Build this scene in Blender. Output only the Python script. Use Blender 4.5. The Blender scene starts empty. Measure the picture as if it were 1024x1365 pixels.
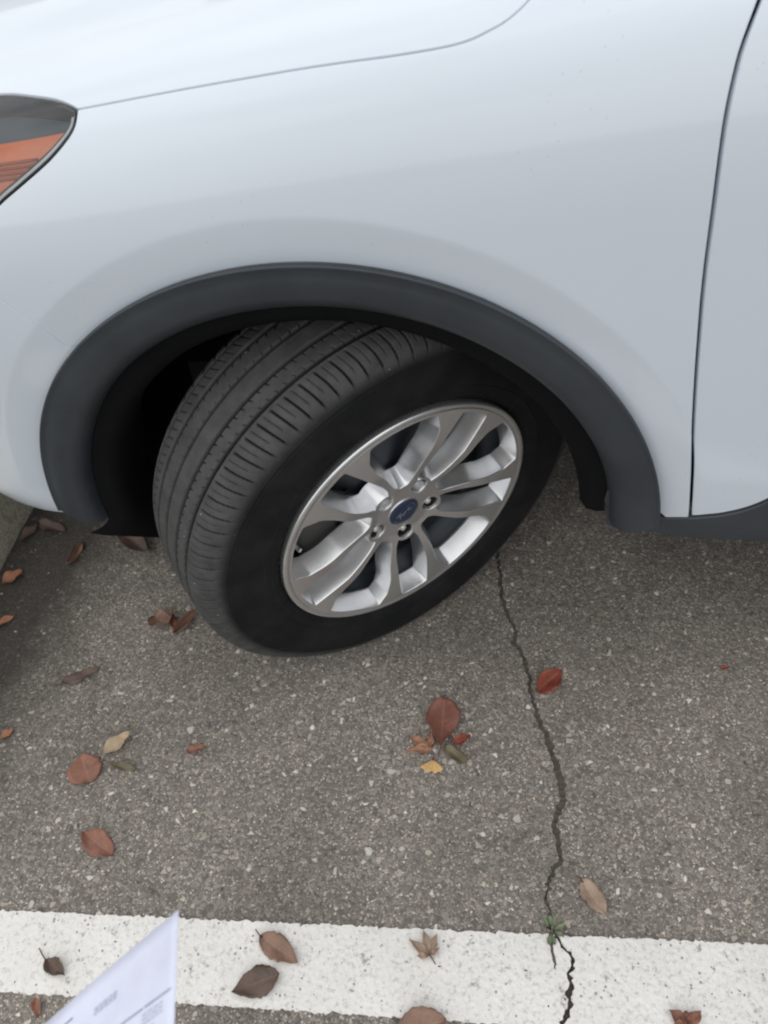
import bpy, math, random
import numpy as np
from mathutils import Matrix, Vector
from mathutils.geometry import delaunay_2d_cdt
random.seed(7); rng = np.random.default_rng(7)
R = math.radians
scene = bpy.context.scene
col = scene.collection

# ------------------------------------------------------------------ camera
cam_d = bpy.data.cameras.new('camera'); cam = bpy.data.objects.new('camera', cam_d); col.objects.link(cam)
cam_d.sensor_fit = 'VERTICAL'; cam_d.sensor_height = 36; cam_d.lens = 27.13
cam_d.clip_start = .02; cam_d.clip_end = 300
cr = Vector((.9930835, .10173598, -.05860851)); cdn = Vector((.03656367, -.74233186, -.66903401)); cf = Vector((-.11157179, .66226369, -.74091736))
m = Matrix((cr, -cdn, -cf)).transposed().to_4x4(); m.translation = (.1554, -.743, 1.2234)
cam.matrix_world = m
cam_d.dof.use_dof = True; cam_d.dof.focus_distance = 1.15; cam_d.dof.aperture_fstop = 9.0
scene.camera = cam
# ------------------------------------------------------------------ sky and sun
SUN_EL, SUN_AZ = R(46), R(222)      # azimuth clockwise from +Y
world = bpy.data.worlds.new('World'); scene.world = world; world.use_nodes = True
nt = world.node_tree; N = nt.nodes; LK = nt.links; N.clear()
out = N.new('ShaderNodeOutputWorld'); bg = N.new('ShaderNodeBackground'); bg.inputs[1].default_value = .1
sky = N.new('ShaderNodeTexSky'); sky.sky_type = 'NISHITA'; sky.sun_disc = False
sky.sun_elevation = SUN_EL; sky.sun_rotation = SUN_AZ
tc = N.new('ShaderNodeTexCoord'); mp = N.new('ShaderNodeMapping'); mp.inputs['Scale'].default_value = (1, 1, 2.2)
nz = N.new('ShaderNodeTexNoise'); nz.inputs['Scale'].default_value = 2.3; nz.inputs['Detail'].default_value = 5; nz.inputs['Roughness'].default_value = .55
nz.inputs['Distortion'].default_value = .6
rp = N.new('ShaderNodeValToRGB'); rp.color_ramp.elements[0].position = .36; rp.color_ramp.elements[1].position = .62
rp.color_ramp.elements[0].color = (4.2, 4.5, 4.9, 1); rp.color_ramp.elements[1].color = (9.8, 9.7, 9.5, 1)
mx = N.new('ShaderNodeMix'); mx.data_type = 'RGBA'; mx.inputs[0].default_value = .88
LK.new(tc.outputs['Generated'], mp.inputs[0]); LK.new(mp.outputs[0], nz.inputs[0]); LK.new(nz.outputs[0], rp.inputs[0])
sz = N.new('ShaderNodeSeparateXYZ'); LK.new(tc.outputs['Generated'], sz.inputs[0])
mr = N.new('ShaderNodeMapRange'); LK.new(sz.outputs[2], mr.inputs[0])          # overcast luminance: brightest overhead
for i, q in ((1, 0.0), (2, 1.0), (3, .60), (4, .90)): mr.inputs[i].default_value = q
vm = N.new('ShaderNodeVectorMath'); vm.operation = 'SCALE'; LK.new(rp.outputs[0], vm.inputs[0]); LK.new(mr.outputs[0], vm.inputs['Scale'])
LK.new(sky.outputs[0], mx.inputs[6]); LK.new(vm.outputs[0], mx.inputs[7]); LK.new(mx.outputs[2], bg.inputs[0]); LK.new(bg.outputs[0], out.inputs[0])
sun_d = bpy.data.lights.new('sun', 'SUN'); sun = bpy.data.objects.new('sun', sun_d); col.objects.link(sun)
sun_d.energy = 1.5; sun_d.angle = R(165); sun_d.color = (1, .965, .92)
sdir = Vector((math.sin(SUN_AZ)*math.cos(SUN_EL), math.cos(SUN_AZ)*math.cos(SUN_EL), math.sin(SUN_EL)))
sun.rotation_euler = sdir.to_track_quat('Z', 'Y').to_euler()
vs = scene.view_settings
scene.display_settings.display_device = 'sRGB'
vs.view_transform = 'Standard'; vs.look = 'None'; vs.exposure = 0.41; vs.gamma = 1; vs.use_curve_mapping = False
scene.render.engine = 'CYCLES'
scene.cycles.filter_width = 2.15
scene.cycles.max_bounces = 8; scene.cycles.transparent_max_bounces = 8

# ------------------------------------------------------------------ materials
def mat(name):
    ma = bpy.data.materials.new(name); ma.use_nodes = True
    t = ma.node_tree; b = t.nodes['Principled BSDF']
    return ma, t, b
def node(t, kind, ins=None, **kw):
    n = t.nodes.new('ShaderNode'+kind)
    for k, v in kw.items(): setattr(n, k, v)
    for k, v in (ins or {}).items():
        if isinstance(v, bpy.types.NodeSocket): t.links.new(v, n.inputs[k])
        else: n.inputs[k].default_value = v
    return n
def ramp(t, fac, stops):
    r = t.nodes.new('ShaderNodeValToRGB'); e = r.color_ramp.elements
    while len(e) < len(stops): e.new(.5)
    for el, (p, c) in zip(e, stops):
        el.position = p; el.color = (c, c, c, 1) if isinstance(c, (int, float)) else (*c, 1)
    t.links.new(fac, r.inputs[0]); return r.outputs[0]
def mixc(t, fac, a, b, mode='MIX'):
    n = t.nodes.new('ShaderNodeMix'); n.data_type = 'RGBA'; n.blend_type = mode
    for i, v in ((0, fac), (6, a), (7, b)):
        if isinstance(v, bpy.types.NodeSocket): t.links.new(v, n.inputs[i])
        elif i: n.inputs[i].default_value = (*v, 1) if len(v) == 3 else v
        else: n.inputs[i].default_value = v
    return n.outputs[2]
def math_(t, op, a, b=0.0, c=0.0):
    n = t.nodes.new('ShaderNodeMath'); n.operation = op
    for i, v in enumerate((a, b, c)):
        if isinstance(v, bpy.types.NodeSocket): t.links.new(v, n.inputs[i])
        else: n.inputs[i].default_value = v
    return n.outputs[0]
def coords(t, scale=(1, 1, 1), which='Object'):
    tc = t.nodes.new('ShaderNodeTexCoord'); mp = node(t, 'Mapping', {'Scale': scale}); t.links.new(tc.outputs[which], mp.inputs[0]); return mp.outputs[0]
def noise(t, vec, scale, detail=4, rough=.55, dist=0.0):
    return node(t, 'TexNoise', {'Vector': vec, 'Scale': scale, 'Detail': detail, 'Roughness': rough, 'Distortion': dist}).outputs[0]
def bump(t, b, h, strength, dist):
    n = node(t, 'Bump', {'Height': h, 'Strength': strength, 'Distance': dist}); t.links.new(n.outputs[0], b.inputs['Normal'])
def simple(name, base, rough=.5, metal=0.0, coat=0.0, grain=0.0, gscale=200, spec=.5):
    ma, t, b = mat(name)
    b.inputs['Roughness'].default_value = rough; b.inputs['Metallic'].default_value = metal; b.inputs['Coat Weight'].default_value = coat
    b.inputs['Specular IOR Level'].default_value = spec
    v = coords(t); n1 = noise(t, v, 14, 4); 
    c = mixc(t, ramp(t, n1, [(.3, 0.0), (.7, 1.0)]), [x*.86 for x in base], [min(1, x*1.1) for x in base])
    t.links.new(c, b.inputs['Base Color'])
    if grain: bump(t, b, noise(t, v, gscale, 3), grain, .001)
    return ma

def mk_paint():
    ma, t, b = mat('white_car_paint')
    v = coords(t)
    dirt = ramp(t, noise(t, v, 3.2, 5, .6), [(.40, 0.0), (.80, .30)])
    sp = node(t, 'TexVoronoi', {'Vector': v, 'Scale': 90.0}).outputs
    speck = math_(t, 'MULTIPLY', math_(t, 'LESS_THAN', sp['Distance'], .10), math_(t, 'GREATER_THAN', noise(t, v, 5.5, 3), .58))
    # road film thrown up behind the wheel arch
    sx = node(t, 'SeparateXYZ', {'Vector': v}).outputs
    film = math_(t, 'MULTIPLY', ramp(t, sx[0], [(.52, 0.0), (.72, 1.0)]), ramp(t, sx[2], [(.45, 1.0), (.68, 0.0)]))
    c = mixc(t, dirt, (.595, .662, .738), (.57, .625, .68))
    c = mixc(t, math_(t, 'MULTIPLY', film, math_(t, 'MULTIPLY', noise(t, v, 60, 5, .7), .55)), c, (.52, .50, .46))
    c = mixc(t, math_(t, 'MULTIPLY', speck, .35), c, (.45, .43, .40))
    t.links.new(c, b.inputs['Base Color'])
    b.inputs['Roughness'].default_value = .35
    b.inputs['Coat Weight'].default_value = 1; b.inputs['Coat Roughness'].default_value = .085; b.inputs['Coat IOR'].default_value = 1.5
    return ma
def mk_plastic():
    ma, t, b = mat('grey_black_trim_plastic')
    v = coords(t)
    c = mixc(t, ramp(t, noise(t, v, 9, 5, .6), [(.35, 0.0), (.7, 1.0)]), (.024, .030, .037), (.039, .047, .056))
    t.links.new(c, b.inputs['Base Color']); b.inputs['Roughness'].default_value = .42
    bump(t, b, noise(t, v, 900, 2), .15, .0004)
    return ma
def mk_rubber():
    ma, t, b = mat('tyre_rubber')
    at = node(t, 'Attribute', attribute_name='tread').outputs['Fac']
    v = coords(t)
    side = mixc(t, ramp(t, noise(t, v, 11, 6, .7), [(.42, 0.0), (.75, 1.0)]), (.0078, .0086, .0100), (.022, .022, .022))
    dust = ramp(t, noise(t, v, 40, 6, .7), [(.3, 0.0), (.72, 1.0)])
    tr = mixc(t, dust, (.047, .048, .050), (.084, .084, .083))
    grit = node(t, 'TexVoronoi', {'Vector': v, 'Scale': 75.0}).outputs
    tr = mixc(t, math_(t, 'MULTIPLY', math_(t, 'LESS_THAN', grit['Distance'], .07), math_(t, 'GREATER_THAN', node(t, 'SeparateColor', {'Color': grit['Color']}).outputs[0], .8)), tr, (.4, .38, .35))
    c = mixc(t, at, side, tr)
    t.links.new(c, b.inputs['Base Color']); b.inputs['Roughness'].default_value = .72
    b.inputs['Specular IOR Level'].default_value = .18
    bump(t, b, noise(t, v, 420, 3), .2, .0005)
    return ma
def mk_alloy():
    ma, t, b = mat('silver_alloy')
    v = coords(t)
    g = ramp(t, noise(t, v, 16, 6, .65), [(.40, 0.0), (.78, 1.0)])
    c = mixc(t, math_(t, 'MULTIPLY', g, .5), (.72, .735, .755), (.50, .485, .46))
    t.links.new(c, b.inputs['Base Color'])
    b.inputs['Metallic'].default_value = .88; b.inputs['Roughness'].default_value = .27
    b.inputs['Coat Weight'].default_value = .35; b.inputs['Coat Roughness'].default_value = .12
    return ma
def mk_barrel():
    ma, t, b = mat('dusty_rim_barrel')
    v = coords(t)
    g = ramp(t, noise(t, v, 150, 6, .75), [(.38, 0.0), (.66, 1.0)])
    c = mixc(t, g, (.50, .49, .47), (.20, .175, .15))
    t.links.new(c, b.inputs['Base Color']); b.inputs['Metallic'].default_value = .45; b.inputs['Roughness'].default_value = .5
    return ma
def mk_asphalt():
    ma, t, b = mat('worn_asphalt')
    v = coords(t)
    wv = node(t, 'TexNoise', {'Vector': v, 'Scale': 60.0, 'Detail': 2.0}).outputs[1]
    v2 = node(t, 'VectorMath', {0: v, 1: node(t, 'VectorMath', {0: wv, 1: (.006, .006, .006)}, operation='MULTIPLY').outputs[0]}, operation='ADD').outputs[0]
    def stones(scale, stops):
        vo = node(t, 'TexVoronoi', {'Vector': v2, 'Scale': scale, 'Randomness': 1.0}); ed = node(t, 'TexVoronoi', {'Vector': v2, 'Scale': scale}, feature='DISTANCE_TO_EDGE')
        sc = node(t, 'SeparateColor', {'Color': vo.outputs['Color']}).outputs
        return ramp(t, sc[0], stops), sc[1], ed.outputs['Distance']
    big, b1, e1 = stones(122.0, [(0.0, (0.128, 0.118, 0.110)), (.3, (0.230, 0.209, 0.184)), (.55, (0.318, 0.276, 0.234)), (.78, (0.257, 0.248, 0.237)), (.92, (0.460, 0.409, 0.348)), (1.0, (0.746, 0.699, 0.628))])
    sml, b2, e2 = stones(310.0, [(0.0, (0.115, 0.106, 0.098)), (.4, (0.244, 0.221, 0.195)), (.75, (0.366, 0.323, 0.273)), (.95, (0.569, 0.513, 0.455)), (1.0, (0.746, 0.699, 0.640))])
    chip, b3, e3 = stones(84.0, [(0.0, (.14, .13, .115)), (.35, (.30, .27, .22)), (.6, (.24, .235, .225)), (.85, (.42, .39, .33)), (1.0, (.62, .60, .55))])
    binder = mixc(t, noise(t, v, 300, 3), (0.121, 0.112, 0.098), (0.203, 0.184, 0.160))
    c = mixc(t, math_(t, 'MULTIPLY', ramp(t, e2, [(.04, 0.0), (.14, 1.0)]), .85), binder, sml)
    sel = math_(t, 'MULTIPLY', math_(t, 'GREATER_THAN', b1, .60), ramp(t, e1, [(.10, 0.0), (.18, 1.0)]))
    c = mixc(t, sel, c, big)
    sel3 = math_(t, 'MULTIPLY', math_(t, 'GREATER_THAN', b3, .95), ramp(t, e3, [(.16, 0.0), (.24, 1.0)]))
    c = mixc(t, sel3, c, chip)
    pitm = ramp(t, noise(t, v, 75, 4, .6), [(.28, .75), (.38, 0.0)])
    c = mixc(t, pitm, c, (.05, .047, .043))
    # broad tone variation and the dark damp strip along the kerb
    broad = ramp(t, noise(t, v, 2.6, 5, .6), [(.28, .74), (.72, 1.28)])
    c = mixc(t, 1.0, c, node(t, 'CombineColor', {0: broad, 1: broad, 2: broad}).outputs[0], 'MULTIPLY')
    sx = node(t, 'SeparateXYZ', {'Vector': v}).outputs
    xx = math_(t, 'ADD', sx[0], math_(t, 'MULTIPLY', math_(t, 'SUBTRACT', noise(t, v, 7, 5, .65), .5), .13))
    yy = math_(t, 'MULTIPLY_ADD', sx[1], -.10, xx)
    damp = ramp(t, math_(t, 'ADD', yy, 1.0), [(.32, 1.0), (.455, 0.0)])
    c = mixc(t, math_(t, 'MULTIPLY', damp, .85), c, (.030, .027, .023))
    spots = node(t, 'TexNoise', {'Vector': v, 'Scale': 5.0, 'Detail': 3.0}).outputs[0]
    c = mixc(t, ramp(t, spots, [(.70, 0.0), (.78, .35)]), c, (.045, .040, .036))
    t.links.new(c, b.inputs['Base Color']); b.inputs['Roughness'].default_value = .85; b.inputs['Specular IOR Level'].default_value = .3
    h = math_(t, 'ADD', math_(t, 'MULTIPLY', ramp(t, e2, [(0.0, 0.0), (.2, 1.0)]), .5), math_(t, 'MULTIPLY', sel, .8))
    h = math_(t, 'ADD', math_(t, 'ADD', h, sel3), math_(t, 'MULTIPLY', noise(t, v, 90, 4), .8))
    bump(t, b, h, .55, .0022)
    return ma, c
def mk_linepaint():
    ma, t, b = mat('white_road_paint')
    v = coords(t)
    n1 = noise(t, v, 160, 5, .7); n2 = noise(t, v, 9, 4)
    c = mixc(t, ramp(t, n2, [(.3, 0.0), (.75, 1.0)]), (.79, .775, .745), (.70, .685, .65))
    c = mixc(t, ramp(t, n1, [(.36, .55), (.47, 0.0)]), c, (.40, .38, .35))
    pit = node(t, 'TexVoronoi', {'Vector': v, 'Scale': 150.0}).outputs
    ps = node(t, 'SeparateColor', {'Color': pit['Color']}).outputs
    pm = math_(t, 'MULTIPLY', math_(t, 'LESS_THAN', pit['Distance'], .28), math_(t, 'GREATER_THAN', ps[0], .93))
    c = mixc(t, math_(t, 'MULTIPLY', pm, .8), c, (.20, .19, .175))
    wr = ramp(t, noise(t, v, 48, 6, .75), [(.33, .9), (.41, 0.0)])
    c = mixc(t, wr, c, (.25, .235, .21))
    t.links.new(c, b.inputs['Base Color']); b.inputs['Roughness'].default_value = .75
    vo = node(t, 'TexVoronoi', {'Vector': v, 'Scale': 130.0}).outputs['Distance']
    bump(t, b, math_(t, 'ADD', math_(t, 'MULTIPLY', n1, .8), vo), .5, .0018)
    return ma
def mk_leaf(name, base, vein, dark, rough=.55):
    ma, t, b = mat(name)
    at = node(t, 'Attribute', attribute_name='tv').outputs['Vector']
    s = node(t, 'SeparateXYZ', {'Vector': at}).outputs      # x along, y across (-1..1), z random
    v = coords(t)
    ay = math_(t, 'ABSOLUTE', s[1])
    ph = math_(t, 'FRACT', math_(t, 'MULTIPLY', math_(t, 'SUBTRACT', s[0], math_(t, 'MULTIPLY', ay, .22)), 7.0))
    vn = math_(t, 'LESS_THAN', math_(t, 'ABSOLUTE', math_(t, 'SUBTRACT', ph, .5)), .07)
    mid = math_(t, 'LESS_THAN', ay, .045)
    vm = math_(t, 'MAXIMUM', math_(t, 'MULTIPLY', vn, .16), math_(t, 'MULTIPLY', mid, .45))
    c = mixc(t, ramp(t, noise(t, v, 48, 6, .7), [(.32, 0.0), (.68, 1.0)]), base, dark)
    c = mixc(t, vm, c, vein)
    c = mixc(t, ramp(t, noise(t, v, 190, 3), [(.66, 0.0), (.74, .6)]), c, [x*.4 for x in dark])
    t.links.new(c, b.inputs['Base Color']); b.inputs['Roughness'].default_value = rough
    bump(t, b, math_(t, 'ADD', noise(t, v, 160, 4), math_(t, 'MULTIPLY', vm, -.6)), .5, .0012)
    return ma
def mk_glass(name, tint=(1, 1, 1), dark=False):
    ma, t, b = mat(name)
    t.nodes.remove(b); o = t.nodes['Material Output']
    tr = node(t, 'BsdfTransparent', {'Color': (*tint, 1)}); gl = node(t, 'BsdfGlossy', {'Roughness': .04, 'Color': (.95, .97, 1, 1)})
    fr = node(t, 'Fresnel', {'IOR': 1.55})
    nz_ = ramp(t, noise(t, coords(t), 20, 4), [(.3, .0), (.8, .02)])
    mxs = node(t, 'MixShader'); t.links.new(math_(t, 'ADD', fr.outputs[0], nz_), mxs.inputs[0]); t.links.new(tr.outputs[0], mxs.inputs[1]); t.links.new(gl.outputs[0], mxs.inputs[2])
    t.links.new(mxs.outputs[0], o.inputs[0])
    return ma
def mk_kerb():
    ma, t, b = mat('weathered_kerb_concrete')
    v = coords(t)
    c = mixc(t, ramp(t, noise(t, v, 12, 6, .7), [(.3, 0.0), (.7, 1.0)]), (.36, .35, .28), (.50, .48, .40))
    c = mixc(t, ramp(t, noise(t, v, 150, 4), [(.4, .5), (.55, 0.0)]), c, (.10, .095, .08))
    t.links.new(c, b.inputs['Base Color']); b.inputs['Roughness'].default_value = .9
    bump(t, b, noise(t, v, 200, 5, .7), .5, .002)
    return ma
M = dict(paint=mk_paint(), trim=mk_plastic(), rubber=mk_rubber(), alloy=mk_alloy(), barrel=mk_barrel(), line=mk_linepaint(), kerb=mk_kerb(),
    liner=simple('liner_black_plastic', (.0050, .0055, .0062), .8, grain=.3, spec=.12), shell=simple('black_underbody', (.01, .01, .011), .8),
    seal_bore_shade=simple('dark_seal_and_bore_shade', (.02, .02, .022), .5), lamp_dark=simple('lamp_housing_grey', (.046, .062, .072), .35),
    amber=simple('amber_reflector', (.74, .17, .035), .25, coat=.5), amber_rib=simple('amber_reflector_rib', (.42, .12, .05), .3, coat=.5),
    lamp_edge=simple('pale_lens_edge', (.62, .62, .63), .2, coat=.6), lens=mk_glass('clear_lens', (.92, .95, .96)),
    nut=simple('steel_lug_nut', (.66, .66, .65), .30, .6), disc_well_shade=simple('brake_steel_and_well_shade', (.035, .042, .050), .45, .5), caliper=simple('caliper_iron', (.075, .075, .072), .6, .2),
    blue=simple('navy_enamel', (.016, .030, .070), .35, coat=.3), badge_silver=simple('badge_silver', (.22, .27, .33), .35, .6),
    glass=simple('dark_window_glass', (.02, .024, .026), .05, coat=1), crack=simple('crack_soil', (.10, .088, .072), .95, grain=.6, gscale=300),
    paper=simple('pale_blue_paper', (.66, .69, .84), .7), ink=simple('grey_print', (.42, .44, .56), .8), ink_dark=simple('dark_print', (.26, .27, .37), .8),
    weed=mk_leaf('weed_green', (.19, .235, .135), (.27, .32, .20), (.14, .18, .10)), grit=simple('pale_gravel', (.34, .32, .28), .85, grain=.4),
    speck=simple('dark_debris', (.06, .05, .04), .9), twig=simple('dry_twig', (.11, .06, .04), .8), red_wire=simple('red_sensor_cable', (.32, .07, .05), .5))
M['asphalt'], _ = mk_asphalt()
LM = dict(red=mk_leaf('leaf_red_brown', (0.230, 0.089, 0.059), (0.309, 0.165, 0.115), (0.162, 0.063, 0.046)), rust=mk_leaf('leaf_rust', (0.285, 0.128, 0.081), (0.335, 0.194, 0.131), (0.185, 0.081, 0.056)),
    orange=mk_leaf('leaf_orange', (0.393, 0.169, 0.086), (0.445, 0.258, 0.144), (0.263, 0.115, 0.064)), scarlet=mk_leaf('leaf_scarlet', (0.320, 0.085, 0.051), (0.417, 0.189, 0.118), (0.192, 0.048, 0.033)),
    yellow=mk_leaf('leaf_yellow', (0.695, 0.454, 0.188), (0.759, 0.551, 0.265), (0.581, 0.356, 0.153)), tan=mk_leaf('leaf_tan', (0.574, 0.457, 0.313), (0.618, 0.510, 0.375), (0.366, 0.267, 0.177)), peach=mk_leaf('leaf_peach', (0.419, 0.239, 0.140), (0.453, 0.291, 0.183), (0.266, 0.113, 0.077)),
    olive=mk_leaf('leaf_olive', (0.173, 0.143, 0.088), (0.279, 0.236, 0.150), (0.115, 0.099, 0.062)), brown=mk_leaf('leaf_dark_brown', (0.129, 0.084, 0.063), (0.200, 0.138, 0.106), (0.085, 0.057, 0.046)),
    mauve=mk_leaf('leaf_greyish', (0.387, 0.280, 0.206), (0.511, 0.394, 0.296), (0.282, 0.199, 0.149)), copper=mk_leaf('leaf_copper', (0.270, 0.164, 0.113), (0.375, 0.250, 0.185), (0.185, 0.107, 0.077)))

# ------------------------------------------------------------------ mesh helpers
def link(ob, parent=None, label=None, cat=None, group=None, kind=None):
    col.objects.link(ob)
    if parent: ob.parent = parent
    if label: ob['label'] = label
    if cat: ob['category'] = cat
    if group: ob['group'] = group
    if kind: ob['kind'] = kind
    return ob
def mesh(name, V, Fc, ma, parent=None, smooth=True, normals=None, attr=None, **kw):
    me = bpy.data.meshes.new(name)
    me.from_pydata([tuple(map(float, v)) for v in V], [], [tuple(map(int, f)) for f in Fc]); me.update()
    if smooth: me.polygons.foreach_set('use_smooth', [True]*len(me.polygons))
    if attr:
        for k, (ty, data) in attr.items():
            a = me.attributes.new(k, ty, 'POINT'); a.data.foreach_set('value' if ty == 'FLOAT' else 'vector', np.asarray(data, np.float32).ravel())
    if ma: me.materials.append(ma)
    if normals is not None: me.normals_split_custom_set_from_vertices([tuple(map(float, n)) for n in normals])
    return link(bpy.data.objects.new(name, me), parent, **kw)
def empty(name, loc, rz=0, **kw):
    o = bpy.data.objects.new(name, None); o.location = loc; o.rotation_euler = (0, 0, rz); o.empty_display_size = .1
    return link(o, **kw)
def curve(P, step):
    P = np.asarray(P, float)
    Q = np.vstack([2*P[0]-P[1], P, 2*P[-1]-P[-2]]); o = []
    for i in range(1, len(Q)-2):
        p0, p1, p2, p3 = Q[i-1:i+3]; n = max(2, int(np.linalg.norm(p2-p1)/step)+1)
        t = np.linspace(0, 1, n, endpoint=False)[:, None]
        o.append(.5*((2*p1)+(-p0+p2)*t+(2*p0-5*p1+4*p2-p3)*t**2+(-p0+3*p1-3*p2+p3)*t**3))
    return np.vstack(o+[P[-1:]])
def lines(P, step):
    P = np.asarray(P, float); o = []
    for a, b in zip(P[:-1], P[1:]):
        n = max(1, int(np.linalg.norm(b-a)/step)); o.append(a+(b-a)*np.linspace(0, 1, n, endpoint=False)[:, None])
    return np.vstack(o+[P[-1:]])
def clean(P, eps):
    o = [P[0]]
    for q in P[1:]:
        if np.linalg.norm(q-o[-1]) > eps: o.append(q)
    if np.linalg.norm(o[0]-o[-1]) < eps: o.pop()
    return np.array(o)
def area(P): x, y = P.T; return .5*np.sum(x*np.roll(y, -1)-np.roll(x, -1)*y)
def pnorm(P):                                  # per-vertex normals to the right of travel
    e = np.roll(P, -1, 0)-P; e /= np.linalg.norm(e, axis=1)[:, None]+1e-12
    n = np.stack([e[:, 1], -e[:, 0]], 1); n2 = n+np.roll(n, 1, 0); l = np.linalg.norm(n2, axis=1)[:, None]
    n2 = n2/np.maximum(l, 1e-9); d = np.clip((n2*n).sum(1), .5, 1)[:, None]
    return n2/d
def offset(P, d):                              # d > 0 shrinks
    if area(P) < 0: P = P[::-1]
    return P-pnorm(P)*d
def inside(loops, X):
    r = np.zeros(len(X), bool)
    for P in loops:
        a, b = P, np.roll(P, -1, 0)
        for (x0, y0), (x1, y1) in zip(a, b):
            if y0 == y1: continue
            c = ((y0 > X[:, 1]) != (y1 > X[:, 1])) & (X[:, 0] < (x1-x0)*(X[:, 1]-y0)/(y1-y0)+x0)
            r ^= c
    return r
def tri(loops, spacing, extra=None):
    lo = np.min(loops[0], 0); hi = np.max(loops[0], 0)
    pts = [P for P in loops]; n0 = sum(len(P) for P in loops)
    if spacing:
        gx = np.arange(lo[0], hi[0], spacing); gy = np.arange(lo[1], hi[1], spacing*.866)
        G = np.array([(x+(spacing/2 if j % 2 else 0), y) for j, y in enumerate(gy) for x in gx])
        G = G[inside(loops, G)]
        L = np.vstack(loops); keep = np.ones(len(G), bool)
        for i in range(0, len(G), 2000):
            g = G[i:i+2000]; keep[i:i+2000] = ((g[:, None]-L[None])**2).sum(-1).min(1) > (.45*spacing)**2
        G = G[keep]
        if extra is not None:
            ex = extra[inside(loops, extra)]
            kx = np.array([((L-e)**2).sum(1).min() > .003**2 for e in ex]); ex = ex[kx]
            kg = np.ones(len(G), bool)
            for i in range(0, len(G), 1000): kg[i:i+1000] = ((G[i:i+1000, None]-ex[None])**2).sum(-1).min(1) > .0035**2
            G = np.vstack([G[kg], ex])
        pts.append(G)
    A = np.vstack(pts); E = []; k = 0
    for P in loops:
        E += [(k+i, k+(i+1) % len(P)) for i in range(len(P))]; k += len(P)
    vo, _, fo, ov, _, _ = delaunay_2d_cdt([Vector(p) for p in A], E, [], 0, 1e-7)
    V = np.array([tuple(v) for v in vo]); T = np.array([f for f in fo])
    T = T[inside(loops, V[T].mean(1))]
    m_ = {}
    for i, o in enumerate(ov):
        for q in o: m_[q] = i
    idx = []; k = 0
    for P in loops: idx.append([m_[k+i] for i in range(len(P))]); k += len(P)
    return V, T, idx
def sheet(name, loops, spacing, fmap, nmap, rings, ma, parent=None, flip=False, smooth=True, ring_sets=None, extra=None, **kw):
    """a panel: the region inside loops[0] minus the holes loops[1:], mapped to 3-D, with turned-in edges (rings of (outward, depth))"""
    loops = [np.asarray(l, float) for l in loops]
    V2, T, idx = tri(loops, spacing, extra)
    P = fmap(V2); Nn = nmap(V2)
    f0 = np.cross(P[T[:, 1]]-P[T[:, 0]], P[T[:, 2]]-P[T[:, 0]])
    T = np.where(((f0*Nn[T[:, 0]]).sum(1) < 0)[:, None], T[:, ::-1], T)
    V = [P]; NO = [Nn]; FC = T.tolist(); base = len(P)
    for li, (L, ix) in enumerate(zip(loops, idx)):
        o = pnorm(L)*(1 if area(L) > 0 else -1)*(1 if li == 0 else -1)
        e3 = (fmap(L+o*1e-3)-fmap(L))/1e-3; nn = nmap(L); el = e3/np.linalg.norm(e3, axis=1)[:, None]
        prev = list(ix); rs = (ring_sets[li] if ring_sets else rings)
        if np.linalg.norm(L[0]-L[0]) == 0:
            for k, (ro, rd) in enumerate(rs):
                q = fmap(L)+e3*ro-nn*rd
                V.append(q); NO.append((nn*.55+el*.8) if k == 0 else (el*1.0+nn*.30)); cur = list(range(base, base+len(L))); base += len(L)
                n = len(L)
                for i in range(n):
                    j = (i+1) % n; FC.append((prev[i], prev[j], cur[j], cur[i]))
                prev = cur
    V = np.vstack(V); NO = np.vstack(NO); NO /= np.linalg.norm(NO, axis=1)[:, None]
    # orient the edge quads outward
    out_ = []
    for f in FC:
        if len(f) == 4:
            a, b, c = V[f[0]], V[f[1]], V[f[3]]
            if np.dot(np.cross(b-a, c-a), NO[f[3]]) < 0: f = f[::-1]
        out_.append(f)
    return mesh(name, V, out_, ma, parent, smooth, NO if smooth else None, **kw)
def grid(name, V, nu, nv, ma, parent=None, close_u=False, close_v=False, flip=False, **kw):
    Fc = []
    for i in range(nu if close_u else nu-1):
        for j in range(nv if close_v else nv-1):
            a, b, c, d = i*nv+j, ((i+1) % nu)*nv+j, ((i+1) % nu)*nv+(j+1) % nv, i*nv+(j+1) % nv
            Fc.append((a, b, c, d)[::-1] if flip else (a, b, c, d))
    return mesh(name, V, Fc, ma, parent, **kw)
def lathe(name, prof, ma, parent=None, n=96, flip=False, **kw):      # prof: (radius, z)
    th = np.linspace(0, 2*np.pi, n, endpoint=False)
    V = [(r*math.cos(t), r*math.sin(t), z) for t in th for r, z in prof]
    return grid(name, V, n, len(prof), ma, parent, close_u=True, flip=flip, **kw)
def tube(name, P, rad, ma, parent=None, n=6, **kw):
    P = np.asarray(P, float); V = []
    rad = np.broadcast_to(rad, len(P))
    for i, q in enumerate(P):
        d = P[min(i+1, len(P)-1)]-P[max(i-1, 0)]; d /= np.linalg.norm(d)
        a = np.cross(d, (0, 0, 1) if abs(d[2]) < .9 else (1, 0, 0)); a /= np.linalg.norm(a); b = np.cross(d, a)
        V += [q+rad[i]*(math.cos(t)*a+math.sin(t)*b) for t in np.linspace(0, 2*np.pi, n, endpoint=False)]
    Fc = [(i*n+j, i*n+(j+1) % n, (i+1)*n+(j+1) % n, (i+1)*n+j) for i in range(len(P)-1) for j in range(n)]
    Fc += [tuple(range(n)), tuple(range((len(P)-1)*n, len(P)*n))[::-1]]
    return mesh(name, V, Fc, ma, parent, **kw)
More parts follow.
